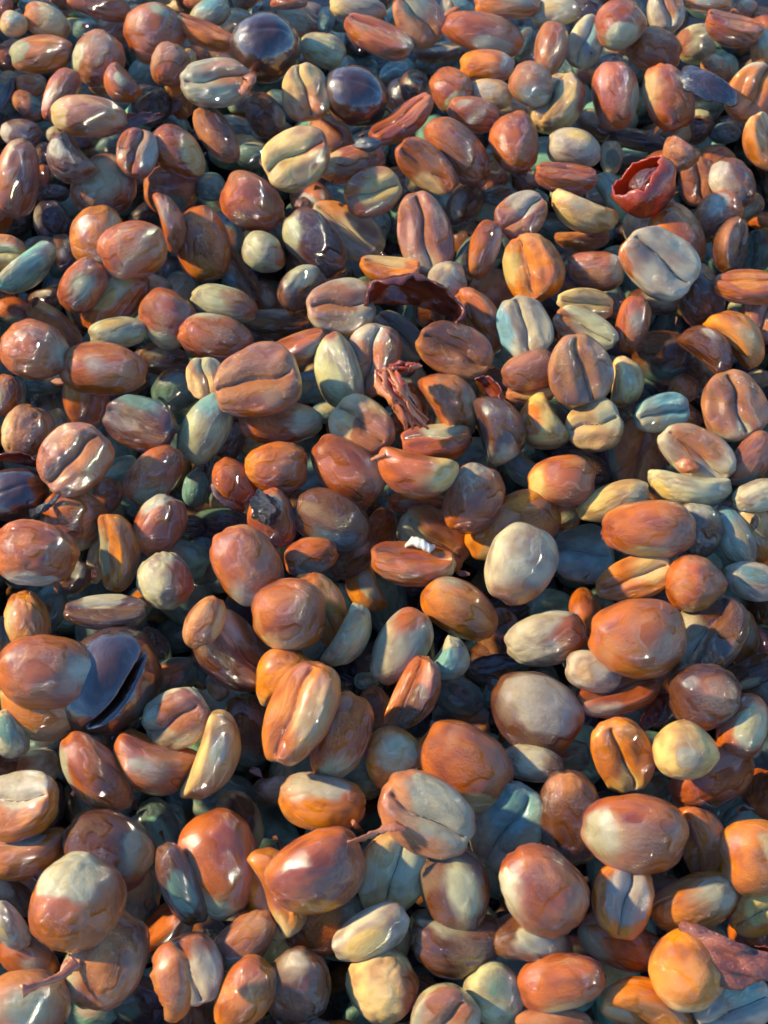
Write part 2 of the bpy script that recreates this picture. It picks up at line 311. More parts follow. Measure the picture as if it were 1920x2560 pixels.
COL = dict(r=(0.35, 0.085, 0.001), o=(0.50, 0.158, 0.002), b=(0.11, 0.036, 0.003), p=(0.34, 0.125, 0.035),
           g=(0.40, 0.36, 0.21), y=(0.54, 0.37, 0.12), t=(0.10, 0.18, 0.14), c=(0.16, 0.33, 0.28), d=(0.030, 0.014, 0.016))  # t and c: pale green parchment with blue sky shade put into the colour
IMD = dict(e=(1, 0), w=(-1, 0), n=(0, 1), s=(0, -1))
CATALOG = """
T 0 0
2 5 18 13 60 B r 0
32 6 36 16 -20 B t 1
12 20 22 20 0 P yg3 0
38 18 38 26 -25 B yo5w 0
33 44 52 28 5 B og4w 0
8 45 30 22 40 B p 1
70 24 20 16 0 B t 1
82 4 50 20 -10 B r 0
100 20 42 22 30 B pg4n 1
128 26 48 44 20 B r 0
80 48 44 40 60 B pg3w 0
141 53 34 30 80 B pr5s 0
149 60 40 18 60 B yo3s 0
25 70 26 20 20 B og4e 1
22 86 30 18 -40 B pt4e 1
50 78 46 24 65 B r 0
73 96 62 32 -5 B py4w -1
100 72 32 22 -50 U r 0
84 74 20 10 0 U p 1
124 88 32 30 0 B d 1
6 66 16 14 0 B g 1
16 110 32 24 -10 B bg4w 0
48 112 20 14 0 P g 1
57 135 42 30 -50 U b 0
114 129 40 32 80 F rg5e 0
148 126 50 34 -45 B ry5e 0
13 148 62 34 80 B pr3s 0
33 152 30 12 70 B r 1
36 128 20 14 90 B d 1
46 160 22 14 0 B d 1
84 154 54 46 30 B pg4 0
140 157 44 38 0 B pt3s 1
T 480 0
14 10 34 22 20 B gc3 0
8 0 30 12 0 B r 0
10 29 52 22 -25 FU or3n 0
37 17 26 20 0 B g 1
60 10 20 16 0 B t 1
85 18 50 30 -25 B pg4 1
60 42 66 58 -10 C x 0
108 40 38 26 -20 B gp1n 0
80 2 30 10 0 B r 0
138 6 46 20 -5 B gy4w 0
112 16 22 14 80 B c 1
124 20 20 12 0 B t 1
154 33 58 28 -27 FU rg2e 0
20 70 56 36 5 F gp3 -1
5 46 22 14 -20 B r 1
60 95 36 28 -60 B bg3e 1
95 78 44 38 -80 F yo4s 0
135 78 58 48 -30 C x 0
20 110 54 26 -58 B pb3 0
52 128 30 20 0 B tg3n 1
88 132 56 46 30 F yr4e -1
115 114 44 30 -50 B pr3 1
50 168 54 42 -35 B rp4n 0
15 155 24 22 0 B c 1
133 136 54 28 15 B ry4w 0
150 160 46 36 20 F ry5 0
T 960 0
28 16 46 36 -50 F pg3 0
52 12 28 14 90 B g 1
103 4 54 20 0 B o 0
83 26 66 32 -12 BD rg2s 0
142 9 40 22 0 B g 0
85 54 44 26 -5 B og4e 0
45 45 38 16 0 FU bg3 1
139 40 44 26 80 B pr2 0
117 36 30 16 60 B t 1
25 72 28 22 90 B b 1
55 73 38 32 -50 B rg3s 0
88 77 36 22 -15 B yg3 0
124 70 38 32 -35 B pg4s 0
145 88 50 38 60 FL yr3e 0
104 88 30 16 -15 B g 1
74 94 42 26 -15 B r 0
16 102 58 24 35 FU r 0
63 124 64 34 -45 BD rp2 0
36 138 56 30 -38 DF ry3s 0
108 117 50 38 -80 B ro2s 0
158 122 44 30 -15 B g 0
150 149 50 26 -5 FU r 0
96 162 30 16 0 B t 1
28 150 20 20 0 B g 1
118 150 24 20 0 B b 1
T 1420 0
15 36 42 28 70 F gc4 0
44 20 42 38 0 P rg4s 0
80 9 38 28 -80 F gp3 0
117 2 40 14 0 B o 0
136 26 46 28 -15 FU r 0
162 38 40 18 90 B og3 0
146 9 24 18 40 B pg4 1
72 40 44 34 -20 W rp2n 0
107 36 32 30 0 B gp4w 1
40 78 54 36 -85 B rg3e 0
84 80 54 36 -65 W ry3w 0
124 58 28 20 -40 B pg4 1
152 78 46 40 60 F og4n 0
35 54 22 20 0 B d 1
22 103 30 20 -40 B bg4 1
109 105 28 20 70 B bg4n 1
131 110 24 16 0 B t 1
159 120 46 28 -65 FR oy5n 0
36 130 28 18 90 B gt3 1
92 130 30 22 -30 U p 0
108 150 38 32 -70 F pg3e 1
124 134 30 26 -30 B p 1
136 152 44 34 -70 W bg4w 0
60 116 50 16 -15 B d 1
T 0 500
42 17 34 28 100 B dg3w 1
80 30 50 44 85 B oy3e 0
110 41 54 44 20 B r -1
4 44 34 28 -10 F oy3 0
24 59 56 20 38 U c 0
33 38 28 16 10 B t 1
53 43 30 18 100 B b 1
68 72 46 34 55 B rg2 0
36 82 28 16 10 B b 1
95 84 66 34 40 W ry4 0
10 91 32 22 -15 B rg3s 1
98 110 46 24 10 B g 0
138 97 48 42 -50 B rg3s 0
44 105 54 26 -45 B py3n 1
27 123 56 46 -15 W rg2e -1
84 139 70 42 -5 B r 0
104 152 38 22 20 B b 1
71 166 46 36 90 B r 0
134 132 44 24 -5 B b 1
143 18 48 18 -75 L r 0
146 158 44 34 30 B tb4n 1
3 162 34 24 80 B r 0
15 161 22 12 90 B g 1
36 152 34 18 0 B t 1
3 140 24 14 0 B t 1
131 70 24 14 -30 B g 1
T 480 500
8 35 62 42 -80 B ro3s 0
31 26 40 20 -65 B tp3 1
102 36 62 40 -52 B bg3w 0
129 26 66 36 -35 F go3n 1
60 44 38 30 -35 P gr4e 0
164 60 48 24 -8 FU oy4n 0
38 66 52 24 -60 FR bt3 1
60 82 30 20 -70 B b 1
90 74 42 32 55 FR bg4 0
123 91 54 46 10 F gp4 0
27 85 54 26 -15 B gr5e 0
20 114 60 36 -12 B rg2n 0
73 104 54 24 -5 FU bg2n 1
89 125 50 28 20 FU r 0
55 151 70 56 18 F pr3s -1
12 149 36 30 -80 F yg4n 0
120 141 62 36 -75 B gr1n 0
149 134 60 42 72 F pg4n 0
100 155 34 26 0 B c 1
T 960 500
34 29 66 42 -75 F pg4s 0
66 6 44 26 60 B bg2 1
83 41 48 24 72 B rg4e 0
88 8 34 20 0 B c 1
114 14 42 36 35 F pg3 0
164 13 56 22 -22 U y 0
53 67 34 32 60 P g 0
126 56 54 44 -70 FL oy2w 0
68 50 34 16 60 B t 1
93 78 42 38 -40 B pc3s 1
116 107 52 42 -70 F gc5w 0
80 100 58 32 -62 FL ro3w 0
58 125 62 42 -22 F pb4 0
14 112 50 26 -42 F gt4 1
24 150 34 24 -70 B tg3 1
122 142 46 32 15 B pr4s 0
122 161 40 20 0 FU py4 0
166 86 46 24 -8 F y 0
167 107 54 28 -25 F gp4w 0
161 141 57 50 -80 F pg1e -1
164 35 44 14 0 U p 1
T 1420 500
92 30 54 38 -55 B ro2s 0
57 22 26 22 90 B g 1
74 52 64 50 -35 F gr3w -1
122 12 44 32 50 BR r 0
150 5 24 22 60 B g 1
133 38 46 28 80 FR bp3 0
158 44 34 24 80 FL t 1
23 58 46 30 -10 B rg4e 0
110 78 52 34 -78 B bp2n 0
148 74 52 28 -5 FU r 0
162 94 50 36 75 F pg5e 0
142 112 54 28 -45 D o 0
118 122 48 26 -42 D b 0
54 104 46 26 80 B r 0
70 84 40 20 -10 B bg3 1
78 130 46 42 -20 B bt4s 1
112 143 28 20 -40 B bg3 1
50 151 40 24 85 L y 0
97 156 24 22 0 W p 1
158 148 20 14 0 B g 1
T 0 1000
22 28 46 40 70 W py3w 0
47 20 26 16 -80 B g 1
118 20 60 42 -20 F bt4n 0
63 49 60 52 40 F pr3w -1
128 62 56 36 50 B rg3s 0
98 60 34 20 30 B c 1
88 80 32 24 60 B p 1
63 99 52 50 0 P rg3s 0
14 80 54 44 0 C x 0
132 104 52 38 60 B rg3n 0
28 127 68 52 -12 W rg3s -1
100 126 62 34 -85 FL og3w 0
80 136 34 16 80 B g 1
62 148 28 24 60 B b 1
50 157 36 16 20 B c 1
136 150 46 42 -60 W gr4e 0
150 132 44 30 -20 B c 1
155 105 30 18 0 B d 1
162 73 30 20 80 B c 1
T 480 1000
10 24 60 36 62 B gc4n 0
32 34 34 22 60 B bt3 1
74 18 70 34 0 B rg5e 0
112 10 26 18 0 B c 1
142 23 54 44 -35 F yp4 0
50 38 20 14 0 B y 1
70 57 50 42 0 W ro3w 0
34 69 42 32 -60 B r 0
8 68 38 20 75 F t 1
128 58 66 44 -45 B rg3e 0
65 98 48 38 -80 B r 0
116 100 64 44 -25 B bt4s 0
22 104 50 26 5 B dt3n 1
46 137 68 50 -58 B rg3s -1
98 130 44 30 15 B rg3s 0
7 134 38 32 -70 B tb3 1
134 132 44 24 40 B b 1
142 155 44 26 -70 R og3 1
T 960 1000
58 3 60 36 -62 L ry4e 0
98 24 56 36 -75 L bg3s 0
128 21 46 34 -60 R yo3 0
44 38 56 32 8 FU rg3n 0
27 63 64 36 -12 U ry5e -1
28 86 48 18 0 B r 1
75 82 58 46 65 B rg3n 0
148 66 54 40 0 B ry3w 0
40 116 62 44 -40 F pg4w 1
24 138 68 36 -5 FU ry2e 0
107 105 80 48 26 B oy4s 0
114 136 66 54 62 B gp4s -1
148 96 30 22 0 B pg3 1
T 1420 1000
22 22 44 42 20 F yg3 0
76 11 46 30 15 F cg3 0
136 6 56 50 -70 F pg4s 0
56 44 58 44 70 F pc4w 1
106 44 64 40 -35 F gp4 0
152 50 50 28 50 B pt3s 0
158 80 40 26 15 B gc3e 0
38 84 60 28 18 B yg5e 0
100 76 66 28 -8 U gy3w 0
67 108 74 46 0 B ry3s -1
108 110 46 40 80 B bg3n 0
138 114 54 28 -65 B gc3n 0
157 108 52 30 -60 BL yo3s 0
12 128 50 46 0 F ct4n 1
55 148 62 34 18 F oy4 0
106 152 50 44 0 P ro3s 0
152 150 44 30 -15 B gt3 0
T 0 1500
22 18 50 34 -75 W oy2w 0
4 32 36 16 -80 F gc3 1
42 10 34 22 60 B t 1
88 12 64 28 0 FU bg3n 0
40 61 80 58 -8 B rg2e -1
36 95 68 40 -5 U yo4 0
88 66 96 74 58 S x 0
126 40 34 26 -60 B d 1
142 66 44 30 30 B tp3 1
148 98 56 46 25 F gp4 0
79 145 76 40 -55 B rg3w 0
127 138 68 40 -20 U r 0
6 112 40 28 -70 B gt3 0
34 120 34 18 0 B t 1
30 140 38 28 10 B gp3 1
72 122 40 30 20 B d 1
T 480 1500
10 20 46 30 65 B py3e 0
32 46 70 48 -48 FU bg3n 0
78 13 62 56 0 B ry3s -1
110 6 66 34 -65 F oy4 0
132 32 56 26 60 L gy3 0
75 59 52 38 25 D oy2s 0
92 95 86 50 65 FL oy3 -1
124 114 72 44 68 B rg4s -1
153 90 36 24 -60 B pb3 1
20 132 74 34 68 L y 0
46 108 58 40 -80 B bt4s 1
5 60 30 20 -60 B bt3 1
145 68 20 14 0 B c 1
20 72 24 16 -60 B g 1
T 960 1500
6 126 48 40 30 D og4 0
14 40 66 40 58 B gr3n 0
65 6 66 40 -32 BL og1n 0
57 50 36 26 60 L gc4 0
27 80 64 34 62 FL rb3 0
135 32 66 42 12 B gr5e 0
62 80 44 30 -30 B t 1
64 100 46 36 0 F tp4 1
126 94 76 62 -35 B bg6 0
67 138 80 62 -40 B ry3s 0
124 136 50 28 -8 B gb4e 0
90 78 24 14 70 B c 1
152 130 36 26 0 B t 1
T 1420 1500
59 32 78 62 0 B ro3s -1
118 30 68 50 62 FL bg4w 0
142 30 46 30 -75 B og3 1
22 60 46 32 -15 B g 0
42 81 68 30 14 FU r 0
45 126 62 46 -72 F oy4s 0
98 125 54 46 -10 P y -1
114 82 58 52 0 B bp2 0
147 105 54 38 65 B rg4 0
122 147 74 46 30 B rb3s 0
150 62 50 22 20 FU b 1
70 155 34 24 0 B t 1
162 75 24 18 60 B p 1
T 0 2000 3.3755
17 6 56 46 15 FU og5n 0
18 42 62 30 8 U og2n 0
8 72 40 22 -40 B b 1
6 95 40 22 -60 B g 0
20 118 46 26 -30 B r 0
54 80 74 62 55 B rg5n -1
80 38 66 52 -35 B bg3e 0
102 70 50 32 80 B tg3 1
118 24 50 30 -60 B tc3 1
134 64 64 28 -68 B bt3 0
78 121 72 54 60 W pg3w 0
20 155 60 50 0 B pg3 0
66 158 40 22 0 B c 1
100 150 50 34 -20 B dt3 1
144 124 50 42 -60 F gr3n 0
7 130 24 20 0 B t 1
T 460 2000 3.3755
25 48 76 54 -75 B rg3s 0
42 14 46 30 -70 F gb3 1
101 4 64 40 -5 B og5n 0
99 56 72 56 20 B ro2s -1
68 66 64 44 -60 FL oy3s 0
104 90 66 42 38 B rg4e 0
154 54 62 48 65 F yg4 0
138 100 60 32 30 B gy3 0
45 106 54 32 40 B pg4s 0
44 146 56 38 55 B or3n 0
84 140 54 46 70 B bg2n 0
146 139 50 50 30 W yr4e 0
T 940 2000 3.3755
37 10 72 52 -35 F pg5 -1
97 18 64 50 60 F gc4 0
145 14 66 48 -80 B bp2n 0
58 67 64 48 -75 B bg3 0
58 108 66 42 -5 U bg3n 0
123 69 68 56 -50 B rg3w -1
118 102 64 34 -20 D bg3 0
50 160 52 44 45 F gp4 0
88 146 46 40 -50 B gt3 0
136 136 64 38 15 B ry3s 0
130 168 60 26 0 B p 0
T 1360 2000 3.3755
69 27 76 54 -10 B rg4w -1
118 30 54 34 -72 FL rg3e 0
146 20 36 26 60 B c 1
160 44 56 52 0 B o 0
57 74 52 42 80 F og4 0
112 78 64 38 22 B og3 0
155 80 40 36 40 F oy3 0
57 108 62 34 -20 B rg3w 0
107 126 56 54 0 P oy3s 0
78 153 72 40 -28 FD oy3w 0
138 150 56 40 20 F gc3 0
156 130 34 28 0 B d 1
"""

def parse():
    out = []; o = None
    for l in CATALOG.strip().splitlines():
        p = l.split()
        if p[0] == 'T': o = (float(p[1]), float(p[2]), float(p[3]) if len(p) > 3 else 3.0139); continue
        x, y, L, W, a = map(float, p[:5])
        look = p[6]; main = look[0]; pc = None; amt = 0; dr = ''
        for ch in look[1:]:
            if ch in COL and pc is None and not ch.isdigit(): pc = ch
            elif ch.isdigit(): amt = int(ch)
            elif ch in 'ewns': dr = ch
        if look == 'x': main = 'x'
        out.append(dict(px=o[0]+x*o[2], py=o[1]+y*o[2], L=L*o[2], W=W*o[2], ang=math.radians(a), view=p[5], main=main, pc=pc, amt=amt or 3, dir=dr, lay=int(p[7])))
    return out
B = parse()
VD = dict(U=(0, 1, 0), D=(0, -1, 0), L=(-1, 0, 0), R=(1, 0, 0), F=(0, 0, 1), B=(0, 0, -1), W=(0, 0, -1), P=(0, 0, -1), C=(0, 0, -1), S=(0, 0, -1))
CB = Matrix((RIGHT, UPV, TOC)).transposed()        # camera axes as columns
rr = random.Random(3)
for b in B:
    v = b['view']; n = Vector((0, 0, 0))
    for ch in v: n += Vector(VD[ch])
    n.normalize()
    side = v[0] in 'UDLR' and len(v) == 1; obl = len(v) == 2
    tilt = rr.uniform(-0.22, 0.22)
    a = Vector((math.cos(b['ang']), math.sin(b['ang']), tilt)).normalized()
    n = n + Vector((rr.uniform(-.2, .2), rr.uniform(-.2, .2), 0))
    n = (n - a*n.dot(a)).normalized()
    m = n.cross(a).normalized()        # width axis
    zax = -n                           # dome direction
    yax = zax.cross(a)
    R = CB @ Matrix((a, yax, zax)).transposed()
    b['R'] = R
    L, W = b['L'], b['W']
    if v in 'PC': w_, t_ = W, W*0.96
    elif v == 'S': w_, t_ = W, W*0.9
    elif side: w_, t_ = min(max(W*1.30, 0.66*L), 0.84*L), W
    elif obl: w_, t_ = W*1.05, W*0.80
    else: w_, t_ = W, W*0.70 if W < 0.75*L else W*0.62
    b['dim'] = (L, w_, t_)
    b['z'] = {0: 0.74, 1: 0.0, -1: 1.12}[b['lay']]; b['zt'] = b['z']

def place(b):
    p = at(b['px'], b['py'], b['z']); s = zoom(p)*1.01; b['pos'] = p
    b['s'] = Vector((b['dim'][0]*1.04, b['dim'][1]*1.07, b['dim'][2]*1.07))*s
for b in B: place(b)
nb = len(B)
near = [[j for j in range(nb) if j != i and (B[i]['px']-B[j]['px'])**2+(B[i]['py']-B[j]['py'])**2 < (0.5*(B[i]['L']+B[j]['L']))**2] for i in range(nb)]
RA = [np.array(b['R']) for b in B]
for it in range(90):
    pos = np.array([b['pos'] for b in B]); hs = np.array([b['s'] for b in B])*0.5
    dz = np.zeros(nb)
    for i in range(nb):
        for j in near[i]:
            if j <= i: continue
            d = pos[j]-pos[i]; D = np.linalg.norm(d)+1e-6; d = d/D
            ri = 1/np.linalg.norm((RA[i].T @ d)/hs[i]); rj = 1/np.linalg.norm((RA[j].T @ d)/hs[j])
            ov = (ri+rj)*0.93-D
            if ov > 0:
                dep = (B[j]['z']-B[i]['z']) + (B[j]['zt']-B[i]['zt'])*0.5
                sgn = 1 if dep > 0 else -1
                ver = 0.35+abs(d[2])
                dz[j] += sgn*ov*0.22*ver; dz[i] -= sgn*ov*0.22*ver
    for i, b in enumerate(B):
        b['z'] += max(-0.08, min(0.08, dz[i])) + (b['zt']-b['z'])*0.05
        b['z'] = max(-0.25, min(1.7, b['z'])); place(b)

# ------------------------------------------------------------------ names for what stands where
PN = dict(r='reddish brown', o='amber orange', b='dull brown', p='pinkish tan', g='pale grey-green', y='cream yellow', t='shade-tinted green', c='sky-tinted blue-green', d='blackish purple')
PATCH = dict(r='red', o='orange', b='brown', p='pink', g='pale green', y='cream', t='dull green', c='blue-green', d='dark')
ENDS = dict(e='right', w='left', n='top', s='bottom')
VW = dict(B='dome up', F='creased flat face up', W='wrinkled', P='round')
LM = [(668, 115, 'the big glossy dark cherry'), (890, 236, 'the purplish dark cherry'), (42, 1241, 'the dark cherry at left edge'),
      (265, 1699, 'the split dark cherry'), (1612, 455, 'the torn red cherry skin'), (1020, 765, 'the maroon husk arch'),
      (1000, 985, 'the shredded orange fibres'), (1850, 2345, 'the winged brown husk'), (428, 2440, 'the hanging orange skin flap'),
      (663, 1265, 'the black fragment'), (1058, 1365, 'the pale grub'), (335, 298, 'the thin brown husk'), (1775, 225, 'the dark blue wet husk'),
      (1455, 535, 'the long cream crescent bean'), (72, 678, 'the sky-tinted crescent bean'), (1121, 702, 'the round pale pea bean'),
      (1233, 1660, 'the dark crumpled husk'), (935, 2085, 'the orange skin strand'), (1715, 1877, 'the pear-shaped cream bean')]
def where(px, py):
    best = min(LM, key=lambda q: math.hypot(q[0]-px, q[1]-py)); dx, dy = px-best[0], py-best[1]
    dd = math.hypot(dx, dy)
    if dd < 20: return ''
    a = math.degrees(math.atan2(-dy, dx)) % 360
    k = ['right of', 'up-right of', 'above', 'up-left of', 'left of', 'down-left of', 'below', 'down-right of'][int((a+22.5)//45) % 8]
    far = 'just ' if dd < 140 else ('' if dd < 300 else 'far ')
    return far+k+' '+best[2]
def region(px, py):
    v = ['top edge', 'upper part', 'upper middle', 'middle', 'lower middle', 'lower part', 'bottom edge'][min(6, int(py/2560*7))]
    return v
used = {}
def look(b):
    s = PN[b['main']]
    v = b['view']
    vw = VW.get(v) or ('on its edge' if len(v) == 1 else 'tilted on its side')
    pt = ''
    if b['pc']:
        pt = ' with '+PATCH[b['pc']]+' '+(ENDS[b['dir']]+' end' if b['dir'] else 'patch')
    return s, vw, pt
def label(b, noun='bean'):
    s, vw, pt = look(b)
    wh = where(b['px'], b['py'])
    size = 'large ' if b['L']*b['W'] > 1.35*(138+.0312*b['py'])**2*0.66 else ('small ' if b['L']*b['W'] < 0.6*(138+.0312*b['py'])**2*0.66 else '')
    tries = [f"{size}{s} {noun} {vw}{pt}, {wh}"]
    nbs = sorted([q for q in B if q is not b and q['main'] != 'x' and 'lab' in q], key=lambda q: math.hypot(q['px']-b['px'], q['py']-b['py']))[:6]
    for q in nbs:
        dx, dy = q['px']-b['px'], q['py']-b['py']
        sd_ = ('left of' if dx > 0 else 'right of') if abs(dx) > abs(dy) else ('above' if dy > 0 else 'below')
        tries.append(f"{size}{s} {noun} {vw}, {sd_} a {PN[q['main']]} one, {wh}")
    for t in tries:
        t = t.strip().rstrip(',')
        if t not in used and len(t.split()) <= 16:
            used[t] = 1; return t
    t = f"{size}{s} {noun} {vw}, {where(b['px'], b['py'])}"
    k = 2
    hor = 'left' if b['px'] < 640 else ('centre' if b['px'] < 1280 else 'right')
    for t in (f"{size}{s} {noun} {vw}{pt}, {region(b['px'], b['py'])}, {hor}", f"{size}{s} {noun}, {vw}, {hor} {region(b['px'], b['py'])}, {wh}"):
        if t not in used and len(t.split()) <= 16: used[t] = 1; return t
    t = ' '.join(f"{s} {noun} {vw}{pt}, between others, {hor} {region(b['px'], b['py'])}".split()[:16]); used[t] = 1
    return t

# ------------------------------------------------------------------ beans, one object each
def patch_dir(b, r):
    """patch centre in the bean's own unit space, from the side of the bean it shows on"""
    d = b['dir']
    if d: v = Vector((IMD[d][0]*1.0, IMD[d][1]*1.0, 0.42))
    else: v = Vector((r.uniform(-.5, .5), r.uniform(-.2, .7), 0.9))
    v += Vector((r.uniform(-.15, .15),)*3)
    w_ = b['R'].transposed() @ (CB @ v)
    w_ = Vector((w_.x, w_.y, w_.z)); w_.normalize()
    return w_
order = sorted(range(nb), key=lambda i: -B[i]['L']*B[i]['W']*(1.0 if B[i]['lay'] < 1 else 0.62))
single = set([i for i in order if B[i]['main'] != 'x'][:300])
r5 = random.Random(11)
def vary(c, r, k=0.16):
    f = 1+r.uniform(-k, k); h = r.uniform(-.1, .1)
    return (min(.9, c[0]*f*(1+h*.3)), min(.9, c[1]*f*(1+h)), min(.9, c[2]*f*(1-h)))
LONG_TIP = {}
for i, b in enumerate(B):
    if b['main'] == 'x': continue
    v = b['view']
    kind = 'round' if v == 'P' else ('kidney' if (v[0] in 'UDLR' or (len(v) == 2 and r5.random() < .4)) else 'plain')
    wr = 1.1 if v == 'W' else (0.0 if r5.random() < .6 else 0.6)
    key = (kind, wr, r5.randrange(7 if kind != 'round' else 4))
    b['key'] = key
    rd = random.Random(i*17+3)
    b['A'] = vary(COL[b['main']], rd)
    pc = b['pc']
    if pc is None: pc = {'r': 'o', 'o': 'y', 'b': 'g', 'p': 'r', 'g': 'y', 'y': 'g', 't': 'b', 'c': 'g', 'd': 'b'}[b['main']]; am = rd.choice([0, 1, 1, 2]); pc = rd.choice([pc, 'g']) if b['main'] in 'rob' else pc
    else: am = b['amt']
    b['Bc'] = vary(COL[pc], rd); b['pp'] = patch_dir(b, rd); b['ps'] = 0.26+0.12*am
    b['grain'] = (rd.uniform(0, 40), rd.uniform(0, 40), rd.uniform(0, 40))
    b['flip'] = rd.choice((-1, 1))
    if i not in single: continue
    me, _ = variant(*key)
    ml = Matrix.LocRotScale(Vector((0, 0, 0)), b['R'].to_quaternion(), b['s'])
    if 'F' in v and kind != 'round':           # the creased face shows: body and crease are parts
        root = bpy.data.objects.new('coffee_bean', None); link(root); root.location = b['pos']; root.empty_display_size = 0.1
        o = bpy.data.objects.new('body', me); link(o, root); o.matrix_local = ml
        s_ = bpy.data.objects.new('crease', seam(key)) if variant(*key) and seam(key) else None; link(s_, root); s_.matrix_local = ml
    else:
        root = o = bpy.data.objects.new('coffee_bean', me); link(o); o.matrix_world = Matrix.Translation(b['pos']) @ ml
    b['obj'] = root
    o['main_colour'] = b['A']; o['patch_colour'] = b['Bc']; o['patch_place'] = tuple(b['pp']); o['patch_size'] = b['ps']; o['grain'] = b['grain']
    b['lab'] = 1
for i in sorted(single, key=lambda i: (B[i]['lay'], -B[i]['L'])):
    b = B[i]
    lab = {(1455, 539): 'long smooth cream yellow crescent bean below the torn red cherry skin',
           (72, 678): 'sky-tinted blue-green crescent bean lying loose near the left edge',
           (1120, 702): 'round pale grey-green pea bean right of the maroon husk arch',
           (1715, 1877): 'plump pear-shaped cream bean pointing right'}
    hit = [t for (x, y), t in lab.items() if math.hypot(b['px']-x, b['py']-y) < 14]
    tag(b['obj'], hit[0] if hit else label(b), 'bean', 'wet coffee beans spread in the heap')

# ------------------------------------------------------------------ the rest of the heap, one object
def pile(name, items, label_):
    U, F = CS_LO; nv = len(U); VV = []; FF = []; at_ = {k: [] for k in ('main_colour', 'patch_colour', 'patch_place', 'grain', 'lp')}; ps = []
    Fa = np.array(F); k = 0
    cache = {}
    for (pos, R, s, key, A, Bc, pp, psz, gr) in items:
        if key not in cache: cache[key] = bean_points(U, key[0], (sum(map(ord, key[0]))*31+int(key[1]*10)*7+key[2]*131) % 9973, key[1])
        P = cache[key]; Wp = (np.array(R) @ (P*np.array(s)).T).T + np.array(pos)
        VV.append(Wp); FF.append(Fa+k*nv); k += 1
        at_['lp'].append(P*2)
        for n_, vv in (('main_colour', A), ('patch_colour', Bc), ('patch_place', pp), ('grain', gr)): at_[n_].append(np.tile(np.array(vv, float), (nv, 1)))
        ps.append(np.full(nv, psz))
    V = np.concatenate(VV); Fq = np.concatenate(FF)
    me = bpy.data.meshes.new(name); me.vertices.add(len(V)); me.vertices.foreach_set('co', V.ravel().astype(np.float32))
    me.loops.add(Fq.size); me.loops.foreach_set('vertex_index', Fq.ravel().astype(np.int32))
    me.polygons.add(len(Fq)); me.polygons.foreach_set('loop_start', np.arange(0, Fq.size, 4, dtype=np.int32)); me.update(calc_edges=True); me.validate()
    me.shade_smooth(); me.materials.append(M_PILE)
    for n_, arr in at_.items():
        a = me.attributes.new(n_, 'FLOAT_VECTOR', 'POINT'); a.data.foreach_set('vector', np.concatenate(arr).ravel().astype(np.float32))
    a = me.attributes.new('patch_size', 'FLOAT', 'POINT'); a.data.foreach_set('value', np.concatenate(ps).astype(np.float32))
    o = bpy.data.objects.new(name, me); link(o); tag(o, label_, 'beans', kind='stuff')
    return o
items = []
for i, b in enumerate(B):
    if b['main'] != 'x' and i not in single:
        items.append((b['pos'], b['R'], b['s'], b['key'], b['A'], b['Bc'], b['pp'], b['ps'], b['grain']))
def rnd_item(p, r, pal, size=0.92):
    c = r.choice(pal); kind = r.choice(['plain', 'plain', 'kidney', 'plain', 'round'])
    q = Quaternion((r.gauss(0, 1), r.gauss(0, 1), r.gauss(0, 1), r.gauss(0, 1))).normalized() if r.random() < .5 else Quaternion((0, 0, 1), r.uniform(0, 6.28)) @ Quaternion((1, 0, 0), r.choice([0, 3.14, .5, -.6, 2.6]))
    L = size*r.uniform(0.8, 1.12); w_ = L*r.uniform(.62, .82)
    c2 = r.choice('gyobt')
    v = Vector((r.gauss(0, 1), r.gauss(0, 1), r.gauss(0, 1))).normalized()
    return (p, q.to_matrix(), Vector((L, w_, w_*r.uniform(.62, .8))), (kind, 0.0, r.randrange(6)), vary(COL[c], r), vary(COL[c2], r), v, r.uniform(.45, 1.1), (r.uniform(0, 40), r.uniform(0, 40), r.uniform(0, 40)))
rf = random.Random(21)
def inframe(p):
    d = p-cam_loc; z = d.dot(FWD); x = d.dot(RIGHT)/z*FPX+PW/2; y = PH/2-d.dot(UPV)/z*FPX
    return x, y
X0, X1, Y0, Y1 = -10.5, 10.5, -8.6, 12.0
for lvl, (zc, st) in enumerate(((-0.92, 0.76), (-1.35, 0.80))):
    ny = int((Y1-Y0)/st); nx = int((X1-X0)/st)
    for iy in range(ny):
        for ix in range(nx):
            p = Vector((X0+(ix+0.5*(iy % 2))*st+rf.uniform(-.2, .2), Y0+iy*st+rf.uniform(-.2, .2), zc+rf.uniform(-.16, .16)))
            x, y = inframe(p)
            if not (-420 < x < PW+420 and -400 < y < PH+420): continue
            items.append(rnd_item(p, rf, 'dttcbtdct'))  # dark palette paints the shade deep in the heap into the beans
